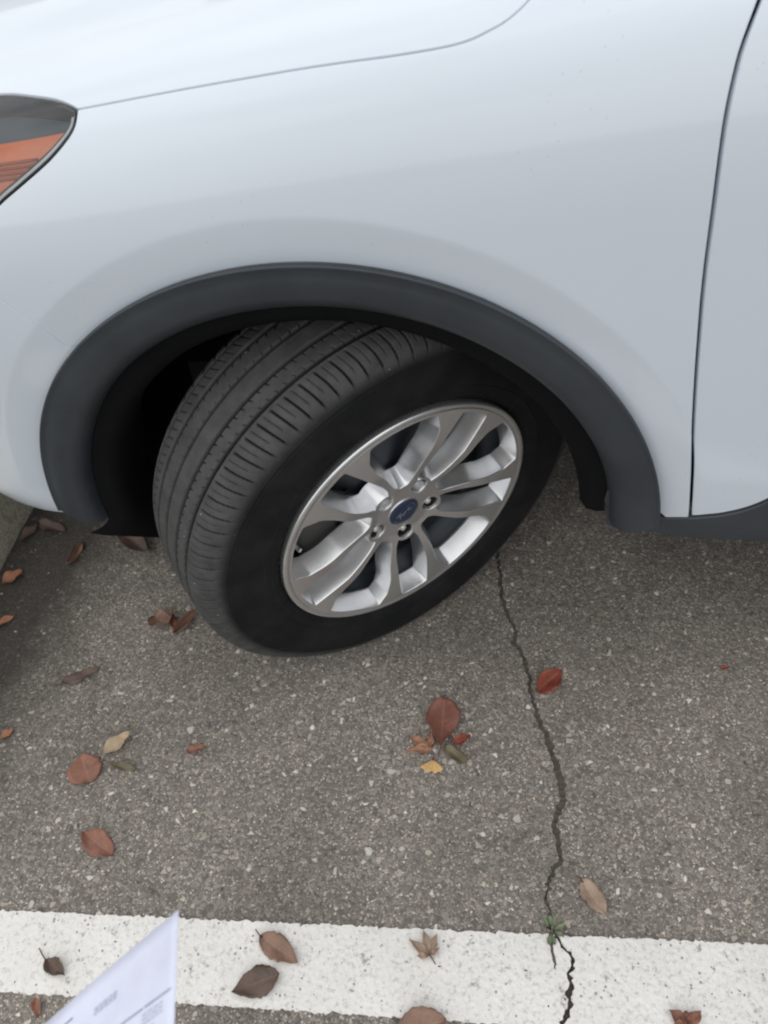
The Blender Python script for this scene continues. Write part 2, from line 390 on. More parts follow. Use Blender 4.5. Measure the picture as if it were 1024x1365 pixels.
def box(name, lo, hi, ma, parent=None, bev=0.0, **kw):
    x0, y0, z0 = lo; x1, y1, z1 = hi; b = bev
    V = []
    for z, s in ((z0, b), (z0+b, 0), (z1-b, 0), (z1, b)):
        V += [(x0+s, y0+s, z), (x1-s, y0+s, z), (x1-s, y1-s, z), (x0+s, y1-s, z)]
    Fc = [(3, 2, 1, 0), (12, 13, 14, 15)]
    for k in range(3):
        for i in range(4): Fc.append((k*4+i, k*4+(i+1) % 4, k*4+4+(i+1) % 4, k*4+4+i))
    return mesh(name, V, Fc, ma, parent, smooth=False, **kw)
# ---- car body surface: section (y,z) swept along x ----
SEC = np.array([(.17,.16),(.13,.20),(.08,.25),(.035,.29),(.004,.33),(-.012,.37),(-.018,.42),(-.023,.5),(-.027,.6),(-.029,.7),
    (-.0285,.78),(-.0265,.835),(-.0215,.875),(-.013,.912),(.000,.945),(.019,.972),(.050,.993),(.10,1.010),(.17,1.025),(.3,1.043),(.5,1.058),(.75,1.065),(1.0,1.067)])
def _catmull(P, n=24):
    out = []
    Q = np.vstack([2*P[0]-P[1], P, 2*P[-1]-P[-2]])
    for i in range(1, len(Q)-2):
        p0, p1, p2, p3 = Q[i-1:i+3]
        t = np.linspace(0, 1, n, endpoint=False)[:, None]
        out.append(.5*((2*p1)+(-p0+p2)*t+(2*p0-5*p1+4*p2-p3)*t**2+(-p0+3*p1-3*p2+p3)*t**3))
    out.append(P[-1:])
    return np.vstack(out)
_C = _catmull(SEC)
_S = np.concatenate([[0], np.cumsum(np.hypot(*np.diff(_C, axis=0).T))])
S_END = float(_S[-1])
AX0, AZ0, AR = -.028, .364, .439            # wheel arch circle on the flank
def sst(a, b, x):
    t = np.clip((x-a)/(b-a), 0, 1)
    return t*t*(3-2*t)
def s_of_z(z):                                # arc position on the flank for a height of the base section
    return float(np.interp(z, _C[:, 1], _S))
def F(x, s):
    x = np.asarray(x, float); s = np.asarray(s, float)
    y = np.interp(s, _S, _C[:, 0]); z = np.interp(s, _S, _C[:, 1])
    d = np.maximum(-x-.25, 0)
    plan = .25*d**2+4*d**5
    zz = z+.16*np.clip(x, -1, .45)*sst(.55, .95, z)-.25*np.maximum(-x-.45, 0)**2*sst(.8, 1.0, z)
    yb = y+plan
    # raised arch flare
    r = np.hypot(x-AX0, zz-AZ0)
    q = .490-r; band = .20*.5*(q+np.sqrt(q*q+.0022**2))
    lim = sst(.30, .42, zz)*(1-sst(.93, .98, zz))
    yb = yb+band*lim
    # hood character crease and lower door sculpt
    zz = zz+.016*sst(.16, .23, y-.10*x)*sst(.9, 1.0, z)
    yb = yb+.010*sst(.40, .78, x)*(sst(.50, .57, z-.10*(x-.5))-.0)*(1-sst(.7, .9, z))
    return np.stack([x, yb, zz], -1)
def FN(x, s, h=.0015):
    a = F(x+h, s)-F(x-h, s); b = F(x, s+h)-F(x, s-h)
    n = np.cross(a, b)
    n /= np.linalg.norm(n, axis=-1, keepdims=True)
    return n

# ================================================================== ground
def flat(z): return lambda p: np.column_stack([p, np.full(len(p), z)])
UPN = lambda p: np.tile((0., 0, 1.), (len(p), 1))
def ribbon(P, w, jit, step=.004):
    P = curve(P, step); e = np.gradient(P, axis=0); e /= np.linalg.norm(e, axis=1)[:, None]; n = np.stack([-e[:, 1], e[:, 0]], 1)
    w = np.interp(np.linspace(0, 1, len(P)), np.linspace(0, 1, len(w)), w)
    sh = rng.normal(0, 1, (3, len(P)))
    mid = P+n*(np.convolve(sh[0], np.ones(4)/2, 'same')*jit)[:, None]
    a = mid+n*(w/2+np.abs(sh[1])*jit)[:, None]; b = mid-n*(w/2+np.abs(sh[2])*jit)[:, None]
    return a, b
CR = [(.2212, .42), (.2192, .3468), (.2118, .255), (.2179, .1889), (.2251, .1265), (.2417, .0763), (.2495, .036), (.2636, -.0024), (.2731, -.047), (.2761, -.083), (.2853, -.1132), (.2979, -.1435), (.3062, -.1783), (.3145, -.2068), (.316, -.247), (.3032, -.2739), (.303, -.3025), (.3063, -.33), (.2973, -.3576), (.2886, -.3844), (.2908, -.4095), (.2915, -.4335), (.3037, -.4501), (.3152, -.465), (.319, -.4875), (.3126, -.5103), (.3087, -.5281), (.3009, -.5458), (.2921, -.5673), (.286, -.62), (.292, -.68), (.281, -.76)]
ca, cb = ribbon(CR, [.002, .0045, .005, .0036, .0048, .0032, .0060, .0042, .0038, .0066, .0078, .0062, .005, .0016, .0012, .0022, .0028, .0015, .001, .001], .0021)
crack_loop = np.vstack([ca, cb[::-1]])
BR = [(.2903, -.4375), (.2890, -.4445), (.2899, -.4579), (.2934, -.4716), (.2919, -.4827)]
big = np.array([(-60., -60), (60, -60), (60, 60), (-60, 60)])
sheet('ground', [big, crack_loop], 0, flat(0), UPN, [], M['asphalt'], smooth=False, kind='structure')
cm = []; cfc = []
for i in range(len(ca)):
    mid = (ca[i]+cb[i])/2; a2 = mid+(ca[i]-mid)*.55; b2 = mid+(cb[i]-mid)*.55; dz = rng.uniform(.001, .007)
    cm += [(*(mid+(ca[i]-mid)*1.02), -.0003), (*a2, -.0055+dz*.5), (*b2, -.0055+dz*.5), (*(mid+(cb[i]-mid)*1.02), -.0003)]
grid('pavement_crack', cm, len(ca), 4, M['crack'], flip=True, smooth=False, kind='structure')
# white parking line, split by the crack
YT = lambda x: -.4544+.0478*x; YB = lambda x: -.5622+.0385*x
def jag(P, j): P = lines(P, .004); P = P+rng.normal(0, j, P.shape); return P
def cut(side):                             # the crack edge between the two rims of the line
    return np.array([q for q in side if q[1] < YT(q[0])+.0 and q[1] > YB(q[0])])
la = cut(ca); lb = cut(cb)
left, right = (la, lb) if la[:, 0].mean() < lb[:, 0].mean() else (lb, la)
wl = left+np.array([-.0004, 0]); wr_ = right+np.array([.0004, 0])
Lp = np.vstack([jag([(-3., YT(-.9)-.05), (-.9, YT(-.9))], .0006), jag([(-.9, YT(-.9)), (wl[0][0], YT(wl[0][0]))], .0010)[1:], wl, jag([(wl[-1][0], YB(wl[-1][0])), (-.9, YB(-.9))], .0010), jag([(-.9, YB(-.9)), (-3., YB(-.9)-.05)], .0006)[1:]])
Rp = np.vstack([wr_[::-1], jag([(wr_[0][0], YT(wr_[0][0])), (.9, YT(.9))], .0010), jag([(.9, YT(.9)), (3., YT(.9)+.05)], .0006)[1:], jag([(3., YB(.9)+.05), (.9, YB(.9))], .0006), jag([(.9, YB(.9)), (wr_[-1][0], YB(wr_[-1][0]))], .0011)[1:]])
Lp, Rp = clean(Lp, .0004), clean(Rp, .0004)
V = []; Fc = []
for Pq in (Lp, Rp):
    v2, t2, ix = tri([Pq], 0); k = len(V); V += [(*q, .004) for q in v2]; Fc += [tuple(int(i)+k for i in (f if area(v2[f]) > 0 else f[::-1])) for f in t2]
    k2 = len(V); V += [(*q, -.001) for q in Pq]; n = len(Pq); s_ = area(Pq) > 0
    for i in range(n):
        j = (i+1) % n; f = (k+ix[0][i], k2+i, k2+j, k+ix[0][j]); Fc.append(f if s_ else f[::-1])
mesh('parking_line', V, Fc, M['line'], smooth=False, kind='structure')
# side branch of the crack over the paint: a shallow groove filled with soil
ba, bb = ribbon(BR, [.006, .004, .003, .003, .001], .0008, .003)
V = []
for p_, q_ in zip(ba, bb): V += [(*p_, .0042), (*((p_+q_)/2), .0047), (*q_, .0042)]
grid('pavement_crack', V, len(ba), 3, M['crack'], flip=True, smooth=False, kind='structure')
# kerb across the head of the bay
pr = [(-.808, -.05), (-.815, .0), (-.822, .115), (-.832, .130), (-.85, .135), (-.96, .138), (-.97, .13), (-.97, -.05)]
V = [(x+.004*math.sin(y*9)+rng.normal(0, .0008), y, z+rng.normal(0, .0008)) for y in np.linspace(-4, 8, 240) for x, z in pr]
grid('kerb', V, 240, len(pr), M['kerb'], flip=True, smooth=False, kind='structure')
box('verge', (-30, -20, -.04), (-.965, 20, .128), simple('verge_soil', (.09, .075, .05), .95, grain=.8, gscale=60), kind='structure')

# ================================================================== car
CAR = empty('parked_car', (0, .9, 0), label='white car parked nose-in behind the white line, front wheel steered outwards', cat='car')
bpy.context.view_layer.update()
def car(ob):
    ob.parent = CAR; ob.matrix_parent_inverse = CAR.matrix_world.inverted(); return ob
EDGE = [(.0008, .0004), (.0014, .0016), (.0014, .014)]
def fm(off=0.0):
    return lambda p: F(p[:, 0], p[:, 1])+(FN(p[:, 0], p[:, 1])*off*SGN if off else 0)
SGN = 1.0 if FN(np.array([0.]), np.array([.5]))[0][1] < 0 else -1.0
fn = lambda p: FN(p[:, 0], p[:, 1])*SGN
SS = np.linspace(0, S_END, 3000)
def s_at(x, z):
    zz = F(np.full(len(SS), x), SS)[:, 2]; k = int(np.argmax(zz > .98)) or len(SS)
    return float(np.interp(z, zz[:k], SS[:k]))
def arc_pts(r, a0, a1, n):                    # angles in degrees from +x, counter-clockwise towards the top
    o = []
    for a in np.radians(np.linspace(a0, a1, n)):
        x, z = AX0+r*math.cos(a), AZ0+r*math.sin(a); o.append((x, s_at(x, z)))
    return np.array(o)
HC = [(-0.2468, 0.9077), (-0.208, 0.9069), (-0.1284, 0.9051), (-0.0674, 0.9029), (-0.0159, 0.9009), (0.0269, 0.8983), (0.0686, 0.8952), (0.1024, 0.8936), (0.1256, 0.8934), (0.1419, 0.8952), (0.1547, 0.899), (0.1674, 0.9035), (0.1786, 0.9106), (0.1891, 0.9205), (0.1984, 0.9342), (0.2066, 0.955), (0.2147, 0.991)]
DS = [(0.4482, 0.3333), (0.4295, 0.4245), (0.4096, 0.5131), (0.3977, 0.5668), (0.3879, 0.613), (0.3802, 0.6507), (0.3737, 0.6886), (0.3671, 0.7358), (0.363, 0.7677), (0.3604, 0.7977), (0.3604, 0.8213), (0.3622, 0.8442), (0.3661, 0.8617), (0.371, 0.8794), (0.3743, 0.8927), (0.3806, 0.913)]
BS = [(-0.4408, 0.7729), (-0.4155, 0.746), (-0.3883, 0.7119), (-0.3584, 0.6708), (-0.3332, 0.6185)]
LO = [(-0.2468, 0.9077), (-0.2478, 0.8958), (-0.252, 0.8865), (-0.262, 0.877), (-0.278, 0.8658), (-0.2953, 0.8565), (-0.3203, 0.8443), (-0.3467, 0.8312), (-0.3881, 0.8059), (-0.4408, 0.7729)]
LT = [(-0.66, 0.9487), (-0.55, 0.9567), (-0.42, 0.9557), (-0.345, 0.9487), (-0.3009, 0.9351), (-0.2726, 0.924), (-0.2541, 0.9132), (-0.2468, 0.9077)]
DB = [(0.4482, 0.3333), (0.4679, 0.3388), (0.4861, 0.3432), (0.5074, 0.3526), (0.5232, 0.3631), (0.5369, 0.3762), (0.5608, 0.4043), (0.62, 0.43), (0.75, 0.44), (1.45, 0.44)]
st = .009
hc, ds, bs, lo, lt, db = (curve(q, st) for q in (HC, DS, BS, LO, LT, DB))
RL = .4365
lip = arc_pts(RL, 8.5, 131, 120)
fender = np.vstack([[(0.4204, 0.3246)], ds, lines([DS[-1], (.40, .95), (.43, 1.0), HC[-1]], .02)[1:], hc[::-1], lo[1:], bs, lip[::-1]])
creases = np.vstack([arc_pts(q, 0, 184, 250) for q in (.470, .477, .482, .486, .4895, .493, .4965, .500, .505, .512)])
fender = offset(clean(fender, .003), .0016)
car(sheet('fender', [fender], .009, fm(), fn, EDGE, M['paint'], extra=creases))
lipl = arc_pts(RL, 131, 184, 50)
bump_loop = np.vstack([bs[::-1], lines([BS[0], (-.62, .755), (-.70, .80), (-.72, .92), (-.96, .92), (-.985, .6), (-.985, .26), (-.75, .245), (-.60, .243), (-.48, .258)], .02)[1:], lipl[::-1]])
bump_loop = offset(clean(bump_loop, .003), .0009)
car(sheet('front_bumper', [bump_loop], .014, fm(), fn, EDGE, M['paint'], extra=creases))
hood = np.vstack([hc, lines([HC[-1], (.25, 1.08), (.33, 1.3), (.40, S_END-.02), (-.80, S_END-.02), (-.76, 1.3), (-.70, 1.05), LT[0]], .03)[1:], lt[1:]])
hood = offset(clean(hood, .003), .0019)
car(sheet('hood', [hood], .016, fm(), fn, EDGE, M['paint']))
door = np.vstack([ds[:-3], lines([ds[-3], (.43, .90), (.7, .905), (1.45, .905)], .02)[1:], lines([(1.45, .905), (1.45, .44)], .02)[1:], db[::-1][1:]])
door = offset(clean(door, .003), .0048)
DOOR = car(sheet('front_door', [door], .013, fm(-.001), fn, EDGE, M['paint']))
rdoor = offset(lines([(1.45, .44), (2.35, .44), (2.35, .905), (1.45, .905), (1.45, .44)], .03)[:-1], .003)
car(sheet('rear_door', [rdoor], .03, fm(-.001), fn, EDGE, M['paint']))
# belt trim and windows above the door
bt = offset(clean(lines([(.3835, .9045), (2.35, .91), (2.35, .96), (.41, .96), (.3835, .9045)], .02)[:-1], .002), .0008)
car(sheet('belt_trim', [bt], .02, fm(.003), fn, EDGE, M['trim']))
def slab(name, Q, ma, th=.005):
    Q = np.asarray(Q, float); n = np.cross(Q[1]-Q[0], Q[-1]-Q[0]); n /= np.linalg.norm(n)
    k = len(Q); V = list(Q)+list(Q-n*th)
    return car(mesh(name, V, [tuple(range(k)), tuple(range(2*k-1, k-1, -1))]+[(i, k+i, k+(i+1) % k, (i+1) % k) for i in range(k)], ma, smooth=False))
slab('door_window', [(.50, .10, 1.06), (1.40, .09, 1.06), (1.42, .27, 1.50), (1.15, .29, 1.50)], M['glass'])
slab('door_window', [(1.45, .09, 1.06), (2.30, .09, 1.06), (2.25, .27, 1.48), (1.47, .27, 1.50)], M['glass'])
slab('windshield', [(.36, .28, 1.12), (1.10, .40, 1.58), (1.10, 1.55, 1.58), (.36, 1.60, 1.12)][::-1], M['glass'])
slab('roof', [(1.10, .34, 1.585), (2.9, .34, 1.60), (2.9, 1.52, 1.60), (1.10, 1.52, 1.585)], M['paint'], .03)
car(tube('windshield_pillar', [(.40, .12, 1.03), (.50, .15, 1.10), (.85, .25, 1.36), (1.14, .32, 1.54), (1.6, .33, 1.58), (2.9, .33, 1.59)], .035, M['paint'], n=12))
# rocker cladding
SO = .004
sill = np.vstack([[(.372, 0.3206), (0.4204, 0.3223)], db+np.array([0, -.0022]), lines([(1.45, .437), (2.35, .437), (2.35, .285), (.350, .290), (.338, .335), (.340, .375), (.372, .372)], .03)[1:]])
sill = offset(clean(sill, .003), .0005)
car(sheet('sill_trim', [sill], .014, fm(.001), fn, EDGE, M['trim']))
# wheel-arch cladding
ph = np.linspace(0, 1, 220)
pf = [(.4365, .012), (.4405, .0005), (.4408, -.0035), (.4392, -.0058), (.4368, -.0052), (.4350, -.0042), (.426, -.0066), (.412, -.0070), (.400, -.0052), (.391, -.0006), (.384, .007), (.3795, .017), (.3768, .030), (.3752, .046)]
V = []
for a in ph:
    for r, dy in pf:
        g_ = R(6.2-min(1, max(0, (.43-r)/.05))*1.6+a*(171.0+min(1, max(0, (.43-r)/.05))*6.6)); x0, z0 = math.cos(g_), math.sin(g_)
        x, z = AX0+r*x0, AZ0+r*z0
        d = max(-x-.25, 0); V.append((x, -.0240+.25*d*d+4*d**5+dy+.12*max(.37-z, 0)+(.06*max(0, .36-z) if x < 0 else 0), z))
car(grid('wheel_arch_trim', V, len(ph), len(pf), M['trim'], flip=False))
# wheel-house liner
ph = np.radians(np.linspace(6.5, 182, 90)); V = []
ys = [.004, .005, .011, .030, .095, .135, .185, .26, .36, .40]
for a in ph:
    for k, y in enumerate(ys):
        rr = (.3775, .360, .347, .339, .338, .346, .385, .404, .398, .36)[k]+.0025*math.sin(a*16)*(k > 6)+.016*(1-float(sst(R(8), R(42), a)))*float(sst(.03, .14, y))
        V.append((AX0+rr*math.cos(a), y, AZ0+rr*math.sin(a)))
zl = (.312, .306, .298, .275, .195, .150, .14, .14, .14, .14)
for t_ in (.2, .4, .6, .8, 1.0):
    for k, y in enumerate(ys):
        rr = (.3775, .360, .347, .339, .338, .346, .385, .404, .398, .36)[k]; z0 = AZ0+rr*math.sin(R(182)); V.append((AX0-rr-.03*t_*t_-.014*t_*(k < 3), y, z0+(zl[k]-z0)*t_))
car(grid('wheel_liner', V, len(ph)+5, len(ys), M['liner']))
V = [(AX0+r*math.cos(a), .40+.001*k, AZ0+r*math.sin(a)) for a in ph for k, r in enumerate((.400, .30, .2, .1, .0))]
car(grid('inner_wing', V, len(ph), 5, M['liner']))
# closing body behind the panels
inner = np.array([(x, s) for x, s in lines([(-.88, .34), (-.88, 1.25), (-.6, 1.6), (.35, 1.6), (2.3, .93), (2.3, .33), (.42, .33)], .03)])
hole = arc_pts(.445, 2, 184, 80)
inner = clean(np.vstack([inner, hole]), .003)
car(sheet('inner_body', [inner], .04, fm(-.030), fn, [(0, .02)], M['shell']))
car(box('underbody', (-.70, .45, .22), (2.35, 1.7, .92), M['shell'], bev=.03))
car(box('floor_pan', (.50, .10, .26), (2.35, 1.75, .80), M['shell'], bev=.04))
# ---------------------------------------------------------------- headlight
hl = clean(np.vstack([lo, lines([BS[0], (-.62, .755), LT[0]], .02)[1:], lt[1:]]), .003)
def pocket(off): return lambda p: F(p[:, 0], p[:, 1])+fn(p)*off
HL = car(sheet('headlight', [offset(hl, .009)], .02, pocket(-.022), fn, [(.001, -.001), (.006, -.018)], M['lamp_dark']))
def sub(ob, par): ob.parent = par; ob.matrix_parent_inverse = par.matrix_world.inverted(); return ob
bpy.context.view_layer.update()
sub(sheet('lens', [offset(hl, .0032)], .016, pocket(-.0008), fn, [(.001, .0006), (.0014, .006)], M['lens']), HL)
inn = offset(hl, .0086); i0 = offset(hl, .003); i1 = offset(hl, .0066); i2 = offset(hl, .0094)
def strip(name, A, B, off, ma, smax=9):
    V = []; n = len(A)
    for a, b in zip(A, B):
        for q, d in ((a, off), (b, off)):
            V.append(F(*q)+FN(np.array([q[0]]), np.array([q[1]]))[0]*SGN*d)
    Fc = [(2*i, 2*i+1, 2*((i+1) % n)+1, 2*((i+1) % n)) for i in range(n) if A[i][1] < smax and A[(i+1) % n][1] < smax]
    return mesh(name, V, Fc, ma)
i0s = offset(hl, .0016)
sub(strip('lens_seal', i0s, offset(hl, .0034), -.0012, M['seal_bore_shade']), HL)
sub(strip('lens_edge', offset(hl, .0034), i1, -.0018, M['lamp_edge'], .9035), HL)
sub(strip('inner_seal', offset(hl, .0066), inn, -.0026, M['seal_bore_shade'], .9035), HL)
amb = clean(np.vstack([lines([(-.262, 0.8934), (-.307, 0.8939), (-.345, 0.8949), (-.44, 0.8979), (-.44, 0.7909)], .012)[:-1], [(-.43, 0.7939), (-.3935, 0.8174), (-.3532, 0.8429), (-.3273, 0.8559), (-.3025, 0.8689), (-.2851, 0.8789), (-.272, 0.8874)]]), .002)
sub(sheet('orange_reflector', [amb], .014, pocket(-.012), fn, [(.0005, .001), (.001, .009)], M['amber']), HL)
for k in range(4):
    s0 = 0.8699-.0052*k; q = np.array([(x, s0+(x+.30)*-.04) for x in np.linspace(-.43, -.3010-.0035*k, 16)])
    P3 = F(q[:, 0], q[:, 1])+fn(q)*(-.0105)
    sub(tube('reflector_rib', P3, .0016, M['amber_rib']), HL)

# ---------------------------------------------------------------- wheel
a_ = Vector((.60888, -.78989, -.07308)); u_ = Vector((-.79201, -.61051, 0)); v_ = Vector((.044615, -.057879, .997326))
WM = Matrix((-u_, v_, a_)).transposed().to_4x4(); WM.translation = (0, .1238, .338)
def rel(ob, par=None):
    ob.matrix_world = WM; return ob
def face_z(r): x = (r-.050)/.085; return .0845+.0190*np.clip(.5*(x+1-np.sqrt((x-1)**2+.015))+.0*x, 0, 1.0)*(x > 0)+.0008*sst(.14, .2, r)
AX_L = np.radians([129-72*k for k in range(5)])
def pol(P, ax):                               # (r, offset from slot axis in degrees) -> xy
    return np.array([(r*math.cos(ax+math.radians(t)), r*math.sin(ax+math.radians(t))) for r, t in P])
def rounded(P, rad, n=4):
    o = []; m_ = len(P)
    for i in range(m_):
        a, b, c = P[i-1], P[i], P[(i+1) % m_]
        la_, lc = np.linalg.norm(a-b), np.linalg.norm(c-b); d = min(rad, .45*la_, .45*lc)
        p0, p1 = b+(a-b)*d/la_, b+(c-b)*d/lc
        for t in np.linspace(0, 1, n): o.append((1-t)**2*p0+2*t*(1-t)*b+t*t*p1)
    return np.array(o)
loops = [np.array([(.2085*math.cos(t), .2085*math.sin(t)) for t in np.linspace(0, 2*np.pi, 220, endpoint=False)])]
rsets = [[(0, .004)]]
BW = [(.0615, 27.5), (.072, 22.8), (.0915, 21.4), (.117, 19.9), (.152, 16.9), (.178, 16.8), (.2045, 20.4)]
for ax in AX_L:
    bigw = pol(BW+[(.2055, t) for t in np.linspace(25, 47, 8)]+[(r, 72-t) for r, t in BW[::-1]], ax)
    bigw = rounded(bigw, .0045)
    half = [(.2005, .0270), (.165, .0285), (.135, .0290), (.105, .0272), (.088, .0246), (.074, .0212)]
    arc_ = [(.0515+.0185*math.cos(q), .0185*math.sin(q)) for q in np.radians([55, 30, 0, -30, -55])]
    xy = [(.2030*math.cos(q), .2030*math.sin(q)) for q in np.radians([-5, 0, 5])]+half+arc_+[(a, -b) for a, b in half[::-1]]
    slot = np.array([(a*math.cos(ax)-b*math.sin(ax), a*math.sin(ax)+b*math.cos(ax)) for a, b in xy])
    slot = rounded(slot, .003)
    for P, rs in ((bigw, [(.0006, .0005), (.0013, .0018), (.0045, .011), (.0078, .022), (.0100, .033)]), (slot, [(.0006, .0005), (.0013, .0018), (.0040, .010), (.0072, .021), (.0095, .033)])):
        P = clean(lines(np.vstack([P, P[:1]]), .005), .0008); loops.append(P); rsets.append(rs)
    c = pol([(.0515, 0)], ax)[0]
    loops.append(np.array([c+.0145*np.array((math.cos(t), math.sin(t))) for t in np.linspace(0, 2*np.pi, 28, endpoint=False)])); rsets.append([(.0006, .0006), (.0009, .002), (.0010, .012), (-.0020, .026)])
def rz_(p): return face_z(np.hypot(p[:, 0], p[:, 1]))
def rmap(p):
    # spoke crowns fall away slightly towards the openings near the bolt circle
    return np.column_stack([p, rz_(p)])
def rnorm(p):
    r = np.hypot(p[:, 0], p[:, 1]); d = (face_z(r+.001)-face_z(r-.001))/.002
    n = np.column_stack([-d*p[:, 0]/np.maximum(r, 1e-6), -d*p[:, 1]/np.maximum(r, 1e-6), np.ones(len(p))]); return n/np.linalg.norm(n, axis=1)[:, None]
# walls run straight along the axle
V2 = None
def rim_sheet():
    global V2
    return sheet('wheel', loops, .0055, rmap, lambda p: rnorm(p), None, M['alloy'], ring_sets=rsets)
WH = rim_sheet(); WH.matrix_world = WM; bpy.context.view_layer.update(); car(WH); WH.matrix_parent_inverse = CAR.matrix_world.inverted(); bpy.context.view_layer.update()
def wsub(ob): ob.parent = WH; return ob         # children are modelled in the wheel's own frame
wsub(lathe('rim_flange', [(.2068, .0930), (.2076, .1018), (.2086, .1036), (.2130, .1042), (.2166, .1041), (.2182, .1033), (.2188, .1010), (.219, .094), (.2165, .087), (.213, .08)], M['alloy'], n=180, flip=False))
wsub(lathe('rim_barrel', [(.2085, .1015), (.2045, .0985), (.2015, .092), (.200, .078), (.1990, .066)], M['barrel'], n=140, flip=False))
for ax in AX_L:                               # conical nuts sunk in their bores
    c = pol([(.0515, 0)], ax)[0]; V = []
    pr = [(.0086, .050), (.0086, .066), (.0076, .067), (.0068, .0745), (.0056, .0790), (.0032, .0812), (.0002, .0817)]
    n = 24
    for i in range(n):
        t = 2*math.pi*i/n
        for k, (r, z) in enumerate(pr):
            h = r if k in (0, 1) or k > 4 else r*(1/(math.cos((t % (math.pi/3))-math.pi/6))*.93)
            V.append((c[0]+h*math.cos(t), c[1]+h*math.sin(t), z))
    wsub(grid('lug_nut', V, n, len(pr), M['nut'], close_u=True))
    cup = lathe('lug_bore_shade', [(.0143, .0815), (.0141, .070), (.0138, .062), (.0085, .061)], M['seal_bore_shade'], n=28); cup.location = (c[0], c[1], 0); wsub(cup)  # dark cup: the shadow round the nut is put into its colour
    # raised collar round the bore
    V = []
    for i in range(32):
        t = 2*math.pi*i/32
        for k in range(8):
            q = 2*math.pi*k/8; r = .0158+.0010*math.cos(q); V.append((c[0]+r*math.cos(t), c[1]+r*math.sin(t), .0838+.0011*math.sin(q)))
    wsub(grid('bolt_collar', V, 32, 8, M['alloy'], close_u=True, close_v=True))
wsub(lathe('rim_well_shade', [(.1990, .066), (.197, .058), (.188, .046), (.178, .036), (.176, -.02), (.19, -.05), (.197, -.075), (.20, -.095)], M['disc_well_shade'], n=120, flip=False))  # deep barrel coloured dark to stand in for the shade behind the spokes
wsub(lathe('centre_cap', [(.0280, .080), (.0279, .0850), (.0273, .0860), (.0268, .0861), (.0264, .0855)], M['alloy'], n=64))
wsub(lathe('badge', [(.0266, .0853), (.0263, .0862), (.020, .0871), (.012, .0875), (.0004, .0877)], M['blue'], n=56))
# script lettering on the badge: F o r d drawn as pen strokes
bz = .0882
strokes = [
 [(-.0150, -.0035), (-.0135, -.0050), (-.0115, -.0040), (-.0100, .0000), (-.0085, .0050)], [(-.0150, .0035), (-.0125, .0056), (-.0090, .0050), (-.0060, .0056), (-.0045, .0048)], [(-.0125, .0003), (-.0095, .0006), (-.0070, .0004)],
 [(-.0032, .0004), (-.0058, -.0006), (-.0062, -.0034), (-.0042, -.0046), (-.0022, -.0030), (-.0020, -.0008), (-.0032, .0004)],
 [(-.0020, -.0006), (.0004, .0002), (.0014, .0004), (.0012, -.0020), (.0010, -.0044)], [(.0012, -.0020), (.0024, .0000), (.0042, .0004)],
 [(.0098, .0002), (.0076, .0002), (.0060, -.0020), (.0068, -.0044), (.0088, -.0040), (.0102, -.0010)], [(.0136, .0062), (.0120, .0040), (.0104, -.0010), (.0104, -.0040), (.0126, -.0042), (.0150, -.0020)]]
ang = None
ca_, sa_ = math.cos(R(37)), math.sin(R(37))
V = []; Fc = []
for S_ in strokes:
    C_ = curve(np.array(S_)*.92, .0007); C_ = np.column_stack([C_[:, 0]*ca_-C_[:, 1]*sa_, C_[:, 0]*sa_+C_[:, 1]*ca_])
    e = np.gradient(C_, axis=0); e /= np.linalg.norm(e, axis=1)[:, None]+1e-9; n = np.stack([-e[:, 1], e[:, 0]], 1); k = len(V)
    for i, q in enumerate(C_):
        w = .00062; V += [(*(q+n[i]*w), bz-.0006), (*(q+n[i]*w*.6), bz), (*(q-n[i]*w*.6), bz), (*(q-n[i]*w), bz-.0006)]
    for i in range(len(C_)-1):
        for j in range(3): Fc.append((k+4*i+j, k+4*i+4+j, k+4*i+5+j, k+4*i+1+j)[::-1])
wsub(mesh('badge_lettering', V, Fc, M['badge_silver']))
V = []
for t in np.linspace(0, 2*np.pi, 64, endpoint=False):          # oval outline round the script
    for r in (1.0, .945):
        x, y = .0215*r*math.cos(t), .0100*r*math.sin(t); V.append((x*ca_-y*sa_, x*sa_+y*ca_, .0880))
wsub(grid('badge_outline', V, 64, 2, M['badge_silver'], close_u=True, flip=True))

# ---- tyre: profile (axial, radius) swept round with the tread cut in
TP = curve([(-.088, .214), (-.096, .225), (-.1025, .245), (-.1035, .275), (-.101, .300), (-.095, .321), (-.086, .3335), (-.074, .3400), (-.05, .3435), (0, .3452), (.05, .3435), (.074, .3400), (.086, .3335), (.095, .321), (.101, .300), (.1040, .275), (.1035, .245), (.098, .226), (.091, .2175), (.088, .214)], .0013)
NT = 2500
tt = np.linspace(0, 2*np.pi, NT, endpoint=False)
e = np.gradient(TP, axis=0); e /= np.linalg.norm(e, axis=1)[:, None]; tn = np.stack([-e[:, 1], e[:, 0]], 1)       # outward
A_, TH = np.meshgrid(TP[:, 0], tt); RR = np.meshgrid(TP[:, 1], tt)[0]
def groove(x, c, w, d, soft=.0012): return d*(1-sst(w/2-soft/2, w/2+soft, np.abs(x-c)))
dep = np.zeros_like(A_)
for c, w in ((.0545, .0050), (.0245, .0062), (-.0095, .0062), (-.042, .0060), (-.070, .0042)): dep = np.maximum(dep, groove(A_, c, w, .0065))
tw = .345*TH                                    # metres along the tread
def periodic(ph, pitch): return (ph/pitch-np.floor(ph/pitch+.5))*pitch
P1 = 2*np.pi*.345/92
sh_in, sh_out = .0625, .0985
sk = (A_-.06)*.22
lat = groove(periodic(tw+sk, P1), 0, .0026, .0050, .0006)*sst(sh_in-.002, sh_in+.001, A_)*(1-sst(sh_out-.004, sh_out+.001, A_))
